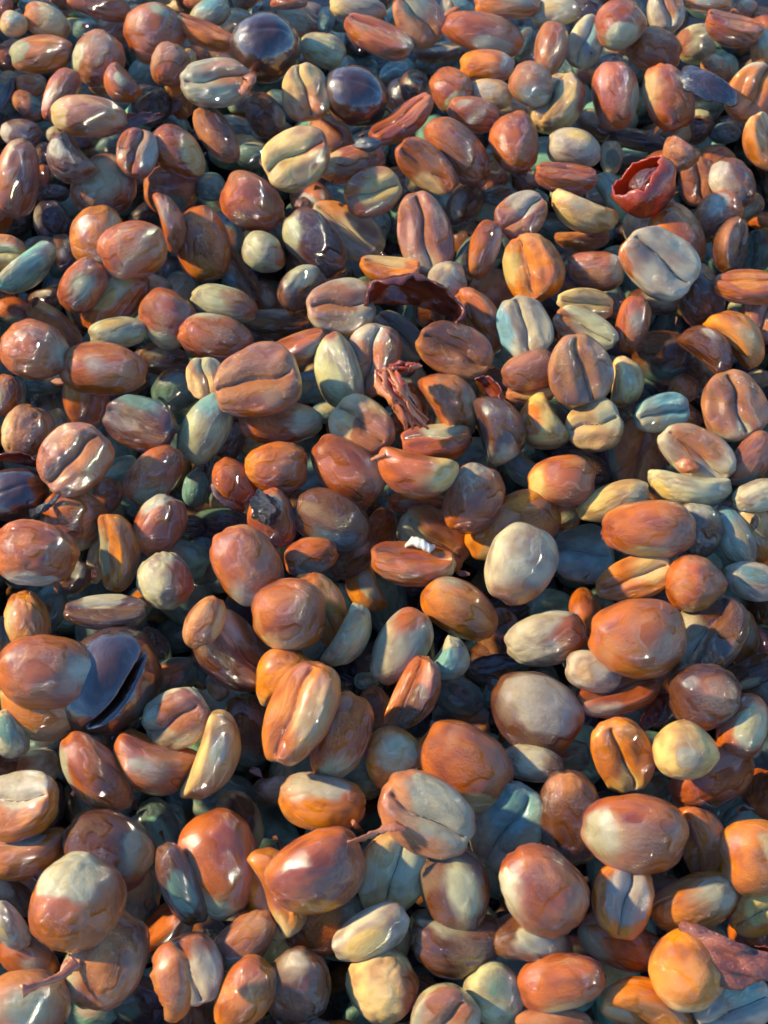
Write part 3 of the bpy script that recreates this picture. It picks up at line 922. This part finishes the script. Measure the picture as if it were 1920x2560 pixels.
# heap beyond the edges of the photograph, and the bays between the catalogued beans
bx = np.array([(b['px'], b['py'], b['L'], b['W']) for b in B])
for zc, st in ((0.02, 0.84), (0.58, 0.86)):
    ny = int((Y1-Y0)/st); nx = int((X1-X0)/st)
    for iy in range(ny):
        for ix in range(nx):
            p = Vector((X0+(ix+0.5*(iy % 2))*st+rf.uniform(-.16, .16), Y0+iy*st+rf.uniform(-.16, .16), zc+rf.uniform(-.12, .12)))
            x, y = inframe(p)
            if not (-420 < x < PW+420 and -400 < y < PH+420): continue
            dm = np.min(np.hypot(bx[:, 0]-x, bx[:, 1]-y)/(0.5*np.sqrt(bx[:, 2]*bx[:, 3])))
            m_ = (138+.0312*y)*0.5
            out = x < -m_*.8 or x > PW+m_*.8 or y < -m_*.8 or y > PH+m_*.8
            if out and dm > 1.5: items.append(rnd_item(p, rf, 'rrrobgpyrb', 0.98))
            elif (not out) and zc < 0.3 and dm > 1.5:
                p.z -= 0.12; items.append(rnd_item(p, rf, 'tbbtrbdcb', 0.88))  # darker palette than outside the frame, gap shade put into the colour
# small missing ones in the gaps nearer the top of the heap
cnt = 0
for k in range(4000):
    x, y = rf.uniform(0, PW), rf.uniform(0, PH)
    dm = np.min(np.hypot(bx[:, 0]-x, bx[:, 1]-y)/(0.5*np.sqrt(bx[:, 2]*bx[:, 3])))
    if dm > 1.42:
        p = at(x, y, -0.08+rf.uniform(-.1, .1)); items.append(rnd_item(p, rf, 'tbbtrrdcbb', 0.82))  # dark colours stand in for shade between the top beans
        bx = np.vstack([bx, (x, y, 110, 90)]); cnt += 1
pile('buried_beans', items, 'wet beans deeper in the heap, shade-coloured in the gaps between the top ones')
print('singles', len(single), 'pile', len(items), 'gap', cnt)

# ------------------------------------------------------------------ ground under the heap
g = [(-60, -40, -1.7), (60, -40, -1.7), (60, 120, -1.7), (-60, 120, -1.7)]
go = bpy.data.objects.new('ground', mesh('ground', g, [(0, 1, 2, 3)], M_GROUND, False)); link(go); tag(go, None, None, kind='structure')

bpy.context.view_layer.update(); DG = bpy.context.evaluated_depsgraph_get()
def surf(px, py, lift=0.0):
    d = ray(px, py); ok, loc, nr, ix, ob, mt = sc.ray_cast(DG, cam_loc, d)
    return (loc if ok else at(px, py, 0.5))-d*lift
# ------------------------------------------------------------------ husks, skins, cherries
def frame(ang, n):
    """rotation whose x lies along ang in the picture and whose z looks along n (right, up, towards the camera)"""
    a = Vector((math.cos(math.radians(ang)), math.sin(math.radians(ang)), 0)); n = Vector(n).normalized()
    a = (a-n*a.dot(n)).normalized(); return CB @ Matrix((a, n.cross(a), n)).transposed()
def put(o, px, py, z, R, size):
    """size in pixels of the photograph -> centimetres"""
    p = at(px, py, z); s = zoom(p); o.matrix_world = Matrix.LocRotScale(p, R.to_quaternion(), Vector(size)*s)
def solid(o, t):
    m = o.modifiers.new('thickness', 'SOLIDIFY'); m.thickness = t; m.offset = 0
def shell(name, mat, seed, th1=1.7, a0=0, a1=2*math.pi, rag=0.12, crumple=0.08, nu=40, nv=16, flare=0.0):
    """a torn piece of ellipsoid skin, open towards +z, polar angle 0..th1 measured from -z"""
    r = random.Random(seed); V = []; F = []
    closed = abs(a1-a0-2*math.pi) < 1e-6
    ph = [r.uniform(0, 6.28) for _ in range(4)]
    for i in range(nu+1):
        a = a0+(a1-a0)*i/nu
        e = th1*(1+rag*(math.sin(3*a+ph[0])*.5+math.sin(7*a+ph[1])*.4+math.sin(17*a+ph[2])*.25)+rag*r.uniform(-.35, .35)*(0 if i in (0, nu) else .6))
        for j in range(nv+1):
            t = e*j/nv
            V.append((math.sin(t)*math.cos(a)*.5*(1+flare*j/nv), math.sin(t)*math.sin(a)*.5*(1+flare*j/nv), -math.cos(t)*.5))
    V = np.array(V); V = V*(1+crumple*vnoise(V, 4, seed)[:, None]+crumple*.3*vnoise(V, 9, seed+2)[:, None])
    for i in range(nu):
        for j in range(nv):
            a = i*(nv+1)+j; F.append((a, a+1, a+nv+2, a+nv+1))
    me = mesh(name, V, F, mat); return me
def ribbon(name, mat, pts, widths, seed, thick=0.02, twist=1.0, parent=None, fr=0.5, stick=False):
    """a strip of torn skin through points (px, py, height); width in pixels"""
    r = random.Random(seed); P = [surf(q[0], q[1], 0.07) for q in pts] if stick else [at(*p) for p in pts]; n = 24
    if stick:
        dd = [(p-cam_loc).length for p in P]; lim = max(dd[0], dd[-1])
        P = [cam_loc+ray(q[0], q[1])*min(a, lim, min(dd[max(0, k-1)], dd[min(len(dd)-1, k+1)])+0.12) for k, (q, a) in enumerate(zip(pts, dd))]
    V = []; F = []
    def cr(t):
        k = min(len(P)-2, int(t*(len(P)-1))); u = t*(len(P)-1)-k
        p0, p1, p2, p3 = P[max(0, k-1)], P[k], P[k+1], P[min(len(P)-1, k+2)]
        return 0.5*((2*p1)+(p2-p0)*u+(2*p0-5*p1+4*p2-p3)*u*u+(-p0+3*p1-3*p2+p3)*u**3)
    for i in range(n+1):
        t = i/n; c = cr(t); d = (cr(min(1, t+.02))-cr(max(0, t-.02))).normalized()
        sd_ = d.cross(TOC).normalized(); up = sd_.cross(d).normalized()
        a = twist*math.sin(t*5+seed); s1 = sd_*math.cos(a)+up*math.sin(a); s2 = sd_.cross(d)
        w0 = np.interp(t, np.linspace(0, 1, len(widths)), widths)*zoom(c)*0.5
        for j in range(5):
            k = j/4*2-1
            V.append(c+s1*w0*k*(1+fr*r.uniform(-.5, .5)*abs(k))+up*(w0*0.35*(1-k*k)+r.uniform(-1, 1)*w0*.05))
    for i in range(n):
        for j in range(4): F.append((i*5+j, i*5+j+1, i*5+j+6, i*5+j+5))
    o = bpy.data.objects.new(name, mesh(name, V, F, mat)); link(o, parent); solid(o, thick); return o

# whole dark cherries
def cherry(px, py, L, W, ang, z, label_, slit=False):
    U, F = cube_sphere(56 if slit else 30); P = U*0.5
    r_ = np.random.default_rng(int(px))
    d = 0.02*vnoise(U, 1.6, px % 7) + 0.006*vnoise(U, 5, 2)
    d += -0.035*np.exp(-((U[:, 1]-0.15*np.sin(2*U[:, 0]))/.07)**2)*(U[:, 2] > 0)*np.clip(0.8-np.abs(U[:, 0]), 0, 1)*(0 if slit else 1)
    if slit:
        yc = -0.56+0.34*U[:, 0]**2+0.03*np.sin(4*U[:, 0]); f = np.exp(-(((U[:, 1]-yc)/(0.06*(1-0.7*U[:, 0]**2)))**4))*np.clip((0.80-np.abs(U[:, 0]+.05))*4, 0, 1)*(U[:, 2] > -0.1)
        d -= 0.34*f
        d += 0.035*(U[:, 1] < yc)*(U[:, 2] > -0.1)*(1-f)*np.clip((0.80-np.abs(U[:, 0]+.05))*4, 0, 1)
    P = P+U*d[:, None]
    o = bpy.data.objects.new('dried_cherry', mesh('dried_cherry', P, F, M_CHERRY)); link(o)
    if slit:
        o.data.materials.append(M_INNER); cen = np.array([f[list(q)].mean() for q in F])
        for k, po in enumerate(o.data.polygons):
            if cen[k] > 0.45: po.material_index = 1
    put(o, px, py, z, frame(ang, (0.1, 0.25, 1)), (L, W, W*0.92))
    tag(o, label_, 'cherry', 'dried dark cherries among the beans')
    # the little crown where the blossom was
    s = shell('blossom_scar', M_BROWNHUSK, 4, th1=1.1, rag=.2); so_ = bpy.data.objects.new('blossom_scar', s); link(so_, o)
    so_.location = (0.49, 0.02, 0.0); so_.rotation_euler = (0, math.pi/2, 0); so_.scale = (0.16, 0.16, 0.08)
    return o
cherry(664, 118, 176, 172, -10, 1.0, 'largest glossy blackish whole cherry mirroring blue sky near the top')
cherry(888, 240, 172, 146, -30, 0.8, 'purplish dark whole cherry right of the small creased cream bean')
cherry(38, 1238, 170, 140, 10, 0.8, 'dark glossy cherry cut by the left edge, a black stick across it')
cherry(268, 1702, 290, 236, 55, 0.80, 'split brown-black cherry with an open slit, behind the big red bean', slit=True)

# torn red cherry skin, upper right
t = bpy.data.objects.new('torn_cherry_skin', shell('torn_cherry_skin', M_REDSKIN, 5, th1=2.0, rag=.09, crumple=.10)); link(t); solid(t, 0.03)
put(t, 1610, 462, 1.15, frame(25, (-0.62, 0.62, 0.45)), (160, 150, 150)); tag(t, 'torn bright red cherry skin curled open like a cup', 'cherry skin')
inn = bpy.data.objects.new('dried_pulp', variant('round', 1.1, 1)[0].copy()); inn.data.materials[0] = M_MAROON; link(inn, t)
inn.location = (0.05, -0.05, 0.0); inn.scale = (0.62, 0.60, 0.5)
# maroon husk arch in the middle
t = bpy.data.objects.new('maroon_husk', shell('maroon_husk', M_MAROON, 8, th1=1.6, a0=0.0, a1=3.4, rag=.20, crumple=.20, nv=24)); link(t); solid(t, 0.03)
put(t, 1022, 790, 0.95, frame(-16, (-0.15, -0.55, 0.82)), (255, 200, 150)); tag(t, 'dark maroon empty husk arching over a creased green bean', 'husk')
# purplish brown wing, lower right
t = bpy.data.objects.new('brown_husk_wing', shell('brown_husk_wing', M_WING, 12, th1=1.45, a0=-0.3, a1=3.4, rag=.16, crumple=.26, nv=30)); link(t); solid(t, 0.03)
put(t, 1826, 2372, 1.15, frame(-27, (0.05, -0.55, -0.8)), (270, 150, 110)); tag(t, 'purplish brown torn husk spread like a wing, lower right', 'husk')
t = bpy.data.objects.new('maroon_husk', shell('maroon_husk', M_MAROON, 15, th1=1.5, rag=.14, crumple=.10)); link(t); solid(t, 0.03)
put(t, 1895, 2432, 0.5, frame(20, (-0.3, 0.4, 0.7)), (150, 130, 110)); tag(t, 'deep maroon hollow husk below the purplish brown wing, right edge', 'husk')
# dark husk with blue sheen, upper right
t = bpy.data.objects.new('dark_wet_husk', shell('dark_wet_husk', M_DARKHUSK, 21, th1=1.4, a0=0, a1=3.6, rag=.10, crumple=.08)); link(t); solid(t, 0.03)
put(t, 1768, 222, 0.85, frame(-38, (-0.1, -0.5, -0.8)), (170, 110, 80)); tag(t, 'dark wet husk with blue sheen between beans, upper right', 'husk')
t = bpy.data.objects.new('dark_wet_husk', shell('dark_wet_husk', M_DARKHUSK, 23, th1=1.4, a0=0, a1=3.6, rag=.2, crumple=.16)); link(t); solid(t, 0.03)
put(t, 1240, 1662, 0.35, frame(8, (-0.1, 0.5, 0.8)), (150, 70, 70)); tag(t, 'dark crumpled wet husk in the gap left of the pale-ended red bean', 'husk')
t = bpy.data.objects.new('dark_wet_husk', shell('dark_wet_husk', M_MAROON, 27, th1=1.5, a0=0, a1=2.8, rag=.14, crumple=.12)); link(t); solid(t, 0.03)
put(t, 1640, 1785, 0.25, frame(62, (-0.5, 0.3, 0.8)), (120, 66, 70)); tag(t, 'dark red crescent husk left of the brown bean, lower right', 'husk')
t = bpy.data.objects.new('maroon_husk', shell('maroon_husk', M_MAROON, 31, th1=1.5, a0=0, a1=3.0, rag=.14, crumple=.12)); link(t); solid(t, 0.03)
put(t, 50, 1176, 0.9, frame(-12, (0.0, -0.5, 0.8)), (150, 90, 60)); tag(t, 'maroon strip of husk above the dark cherry, left edge', 'husk')
t = bpy.data.objects.new('maroon_husk', shell('maroon_husk', M_MAROON, 33, th1=1.6, a0=0, a1=3.4, rag=.16, crumple=.12)); link(t); solid(t, 0.03)
put(t, 1212, 1010, 0.95, frame(-70, (-0.6, 0.2, 0.8)), (150, 100, 80)); tag(t, 'dark maroon husk stuck to a kidney-shaped bean in the middle', 'husk')
# thin brown husk, upper left
t = bpy.data.objects.new('thin_brown_husk', shell('thin_brown_husk', M_BROWNHUSK, 41, th1=1.3, a0=0, a1=3.4, rag=.22, crumple=.16)); link(t); solid(t, 0.02)
put(t, 338, 298, 0.75, frame(32, (0.1, 0.5, 0.8)), (155, 62, 50)); tag(t, 'thin dry brown husk right of the long tan bean', 'husk')
for (x, y, z, L, W, a, m_, lab) in ((436, 268, .9, 44, 34, 70, M_BROWNHUSK, 'small pinkish crumb of husk above two glossy beans, upper left'),
                                  (758, 512, .8, 34, 44, 80, M_BROWNHUSK, 'small brown crumb of husk in a gap, upper middle'),
                                  (1128, 30, 1.0, 50, 16, 32, M_ORANGESKIN, 'orange sliver of skin on a long tan bean, top'),
                                  (1718, 1165, 1.05, 52, 40, -20, M_ORANGESKIN, 'orange scrap of skin at the foot of a split pale bean, right'),
                                  (1072, 1058, 1.25, 36, 44, 80, M_REDSKIN, 'bright red stub of skin below the shredded orange fibres'),
                                  (150, 955, .7, 40, 20, -10, M_PINKHUSK, 'pink scrap of skin near the left edge'),
                                  (705, 336, .6, 1, 1, 0, M_DARKHUSK, None),
                                  (918, 362, .45, 60, 40, 0, M_DARKHUSK, 'dark glossy scrap of husk below the purplish cherry'),
                                  (200, 355, .4, 60, 46, 10, M_BROWNHUSK, 'brown shrivelled scrap under the long tan bean, upper left')):
    if not lab: continue
    t = bpy.data.objects.new('husk_scrap', shell('husk_scrap', m_, int(x), th1=1.8, rag=.25, crumple=.28, nu=20, nv=9)); link(t); solid(t, 0.02)
    put(t, x, y, surf(x, y, .06).z, frame(a, (0.1, -0.3, -0.9)), (L, W, W*.6)); tag(t, lab, 'husk scrap')
# black bits
def blob(name, mat, px, py, z, L, W, T, ang, seed, lab, cat):
    U, F = cube_sphere(12); P = U*.5*(1+0.30*vnoise(U, 2.4, seed)[:, None]+0.16*vnoise(U, 6, seed+1)[:, None])
    o = bpy.data.objects.new(name, mesh(name, P, F, mat)); link(o); put(o, px, py, surf(px, py, .04).z, frame(ang, (0, 0.2, 1)), (L, W, T)); tag(o, lab, cat); return o
blob('black_fragment', M_BLACK, 661, 1270, 1.32, 88, 66, 30, -50, 3, 'black shiny fragment stuck on top of a small reddish bean', 'fragment')
blob('black_fragment', M_BLACK, 1886, 1308, 1.25, 36, 18, 12, 70, 5, 'small black fleck stuck on a cream bean, right edge', 'fragment')
blob('black_fragment', M_BLACK, 636, 676, .3, 40, 36, 20, 0, 8, 'black wet fragment in the gap below a small green bean', 'fragment')
ribbon('black_stick', M_BLACK, [(50, 1292, 1.35), (85, 1282, 1.4), (128, 1258, 1.35), (150, 1236, 1.2)], [22, 18, 12, 6], 2, 0.05, 0.2, stick=True)
tag(bpy.context.scene.objects['black_stick'], 'short black stick lying across the cherry at the left edge', 'stick')
# pale grub on the red bean
gp = [(1012, 1366, 1.35), (1030, 1352, 1.5), (1055, 1360, 1.52), (1075, 1372, 1.5), (1088, 1366, 1.42)]
V = []; F = []; n = 28
g0 = surf(1045, 1372, .06).z; P_ = [at(p[0], p[1], g0+(p[2]-1.45)*.6) for p in gp]
for i in range(n+1):
    t_ = i/n*(len(P_)-1); k = min(len(P_)-2, int(t_)); u = t_-k; c = P_[k].lerp(P_[k+1], u)
    rad = 0.075*math.sin(math.pi*(0.10+0.80*i/n))*(1+0.06*math.sin(i*1.3))
    for j in range(10):
        a = j/10*6.283; V.append(c+RIGHT*0+UPV*math.cos(a)*rad+TOC*math.sin(a)*rad)
for i in range(n):
    for j in range(10): F.append((i*10+j, i*10+(j+1) % 10, (i+1)*10+(j+1) % 10, (i+1)*10+j))
F.append(tuple(range(9, -1, -1))); F.append(tuple(n*10+j for j in range(10)))
gr = bpy.data.objects.new('grub', mesh('grub', V, F, M_GRUB)); link(gr); tag(gr, 'small pale curled grub resting on a long red bean', 'grub')
# torn strands and flaps
t = ribbon('skin_strand', M_PINKHUSK, [(868, 2106, 1.75), (905, 2095, 1.65), (945, 2078, 1.5), (985, 2066, 1.45), (1015, 2075, 1.4)], [14, 26, 12, 24, 10], 4, 0.015, 0.9, fr=1.0, stick=True)
tag(t, 'orange torn skin strand bridging the big red bean and pale creased bean', 'skin strand')
t = ribbon('skin_strand', M_PINKHUSK, [(880, 2052, 1.5), (892, 2066, 1.5), (906, 2082, 1.55)], [8, 14, 16], 6, 0.02, 0.5, fr=.9, stick=True)
tag(t, 'small pink sliver standing above the orange skin strand', 'skin sliver')
t = ribbon('skin_flap', M_ORANGESKIN, [(405, 2375, 1.5), (418, 2415, 1.62), (432, 2465, 1.55), (440, 2515, 1.4), (425, 2550, 1.2)], [60, 96, 92, 66, 24], 9, 0.03, 0.12, fr=.08)
tag(t, 'orange flap of skin peeling down from a pale lumpy bean, bottom left', 'skin flap')
t = ribbon('skin_strand', M_PINKHUSK, [(190, 2400, 1.0), (150, 2440, 1.1), (105, 2458, 1.1), (55, 2478, 1.1)], [46, 20, 13, 30], 10, 0.012, 0.1, fr=.5, stick=True)
tag(t, 'pinkish skin strand stretched between two beans, bottom left corner', 'skin strand')
t = ribbon('skin_strand', M_PINKHUSK, [(1640, 1110, 1.3), (1652, 1135, 1.35), (1662, 1150, 1.3), (1672, 1163, 1.25)], [10, 12, 9, 5], 12, 0.02, 0.4, fr=.5, stick=True)
tag(t, 'thin pink sliver of skin at the rim of a dark creased bean', 'skin sliver')
t = ribbon('skin_strand', M_PINKHUSK, [(636, 165, 1.4), (628, 190, 1.4), (620, 215, 1.35), (602, 236, 1.25)], [26, 34, 30, 18], 14, 0.03, 0.3, fr=.6, stick=True)
tag(t, 'torn pink edge of skin on the pale bean beside the big cherry', 'skin sliver')
t = ribbon('dry_twig', M_BROWNHUSK, [(33, 196, .9), (32, 222, 1.0), (20, 250, .9), (2, 276, .7)], [6, 10, 8, 4], 16, 0.05, 0.2, stick=True)
tag(t, 'thin curved brown twig near the upper left edge', 'twig')
t = ribbon('skin_strand', M_BROWNHUSK, [(530, 1215, .9), (545, 1240, 1.0), (580, 1262, 1.0), (610, 1275, .9)], [26, 16, 22, 12], 18, 0.02, 0.7, fr=.9, stick=True)
tag(t, 'ragged brown skin fringe under the small bean left of the black fragment', 'skin sliver')
t = ribbon('skin_strand', M_PINKHUSK, [(928, 1150, 1.3), (945, 1142, 1.35), (965, 1136, 1.3)], [5, 9, 8], 19, 0.02, 0.3, stick=True)
tag(t, 'fine pink sliver between two big orange beans, middle', 'skin sliver')
# shredded fibres
root = bpy.data.objects.new('shredded_fibres', None); link(root); root.location = at(1000, 985, 1.0)
tag(root, 'shredded orange skin fibres hanging over beans in the middle', 'torn skin')
inv = Matrix.Translation(-root.location)
rs = random.Random(8)
for k in range(12):
    x0 = 955+rs.uniform(-18, 40); y0 = 925+rs.uniform(-6, 20); x1 = 1045+rs.uniform(-35, 30); y1 = 1062+rs.uniform(-25, 16)
    m_ = rs.choice([M_ORANGESKIN, M_ORANGESKIN, M_PINKHUSK, M_REDSKIN])
    o = ribbon('fibre', m_, [(x0, y0, 1.5+rs.uniform(-.1, .1)), ((x0*2+x1)/3+rs.uniform(-15, 15), (y0*2+y1)/3, 1.55+rs.uniform(-.1, .12)), ((x0+2*x1)/3+rs.uniform(-12, 12), (y0+2*y1)/3, 1.45+rs.uniform(-.1, .1)), (x1, y1, 1.25)],
               [rs.uniform(6, 14), rs.uniform(12, 26), rs.uniform(10, 22), rs.uniform(3, 9)], k, 0.025, 0.8, parent=root, fr=.9)
    o.matrix_parent_inverse = inv
for k in range(8):
    x0 = 978+rs.uniform(-40, 50); y0 = 915+rs.uniform(-4, 20)
    o = ribbon('fibre', rs.choice([M_PINKHUSK, M_REDSKIN]), [(x0, y0, 1.4), (x0+rs.uniform(-10, 25), y0-rs.uniform(0, 8), 1.5), (x0+rs.uniform(-25, 42), y0-rs.uniform(2, 14), 1.5)], [10, 12, 4], k+30, 0.02, 0.6, parent=root, fr=.9)
    o.matrix_parent_inverse = inv

# small flakes of skin and chaff caught among the beans
V = []; F = []; rq = random.Random(77)
for k in range(150):
    px, py = rq.uniform(-60, PW+60), rq.uniform(-60, PH+60); c = at(px, py, rq.uniform(0.15, 0.75)); L_ = rq.uniform(.05, .16); q = Quaternion((rq.gauss(0, 1), rq.gauss(0, 1), rq.gauss(0, 1), rq.gauss(0, 1))).normalized()
    b0 = len(V); m_ = 7
    for j in range(m_):
        a = j/m_*6.283; rr_ = rq.uniform(.5, 1.1); p = Vector((math.cos(a)*L_*rr_, math.sin(a)*L_*.45*rr_, 0.25*L_*math.cos(2*a)))
        V.append(c+q @ p); V.append(c+q @ (p+Vector((0, 0, .012))))
    F.append(tuple(b0+2*j+1 for j in range(m_))); F.append(tuple(b0+2*j for j in reversed(range(m_))))
    for j in range(m_):
        j2 = (j+1) % m_; F.append((b0+2*j, b0+2*j2, b0+2*j2+1, b0+2*j+1))
fl = bpy.data.objects.new('skin_flakes', mesh('skin_flakes', V, F, M_BROWNHUSK, False)); link(fl); tag(fl, 'small brown flakes of skin caught between the wet beans', 'skin flakes', kind='stuff')
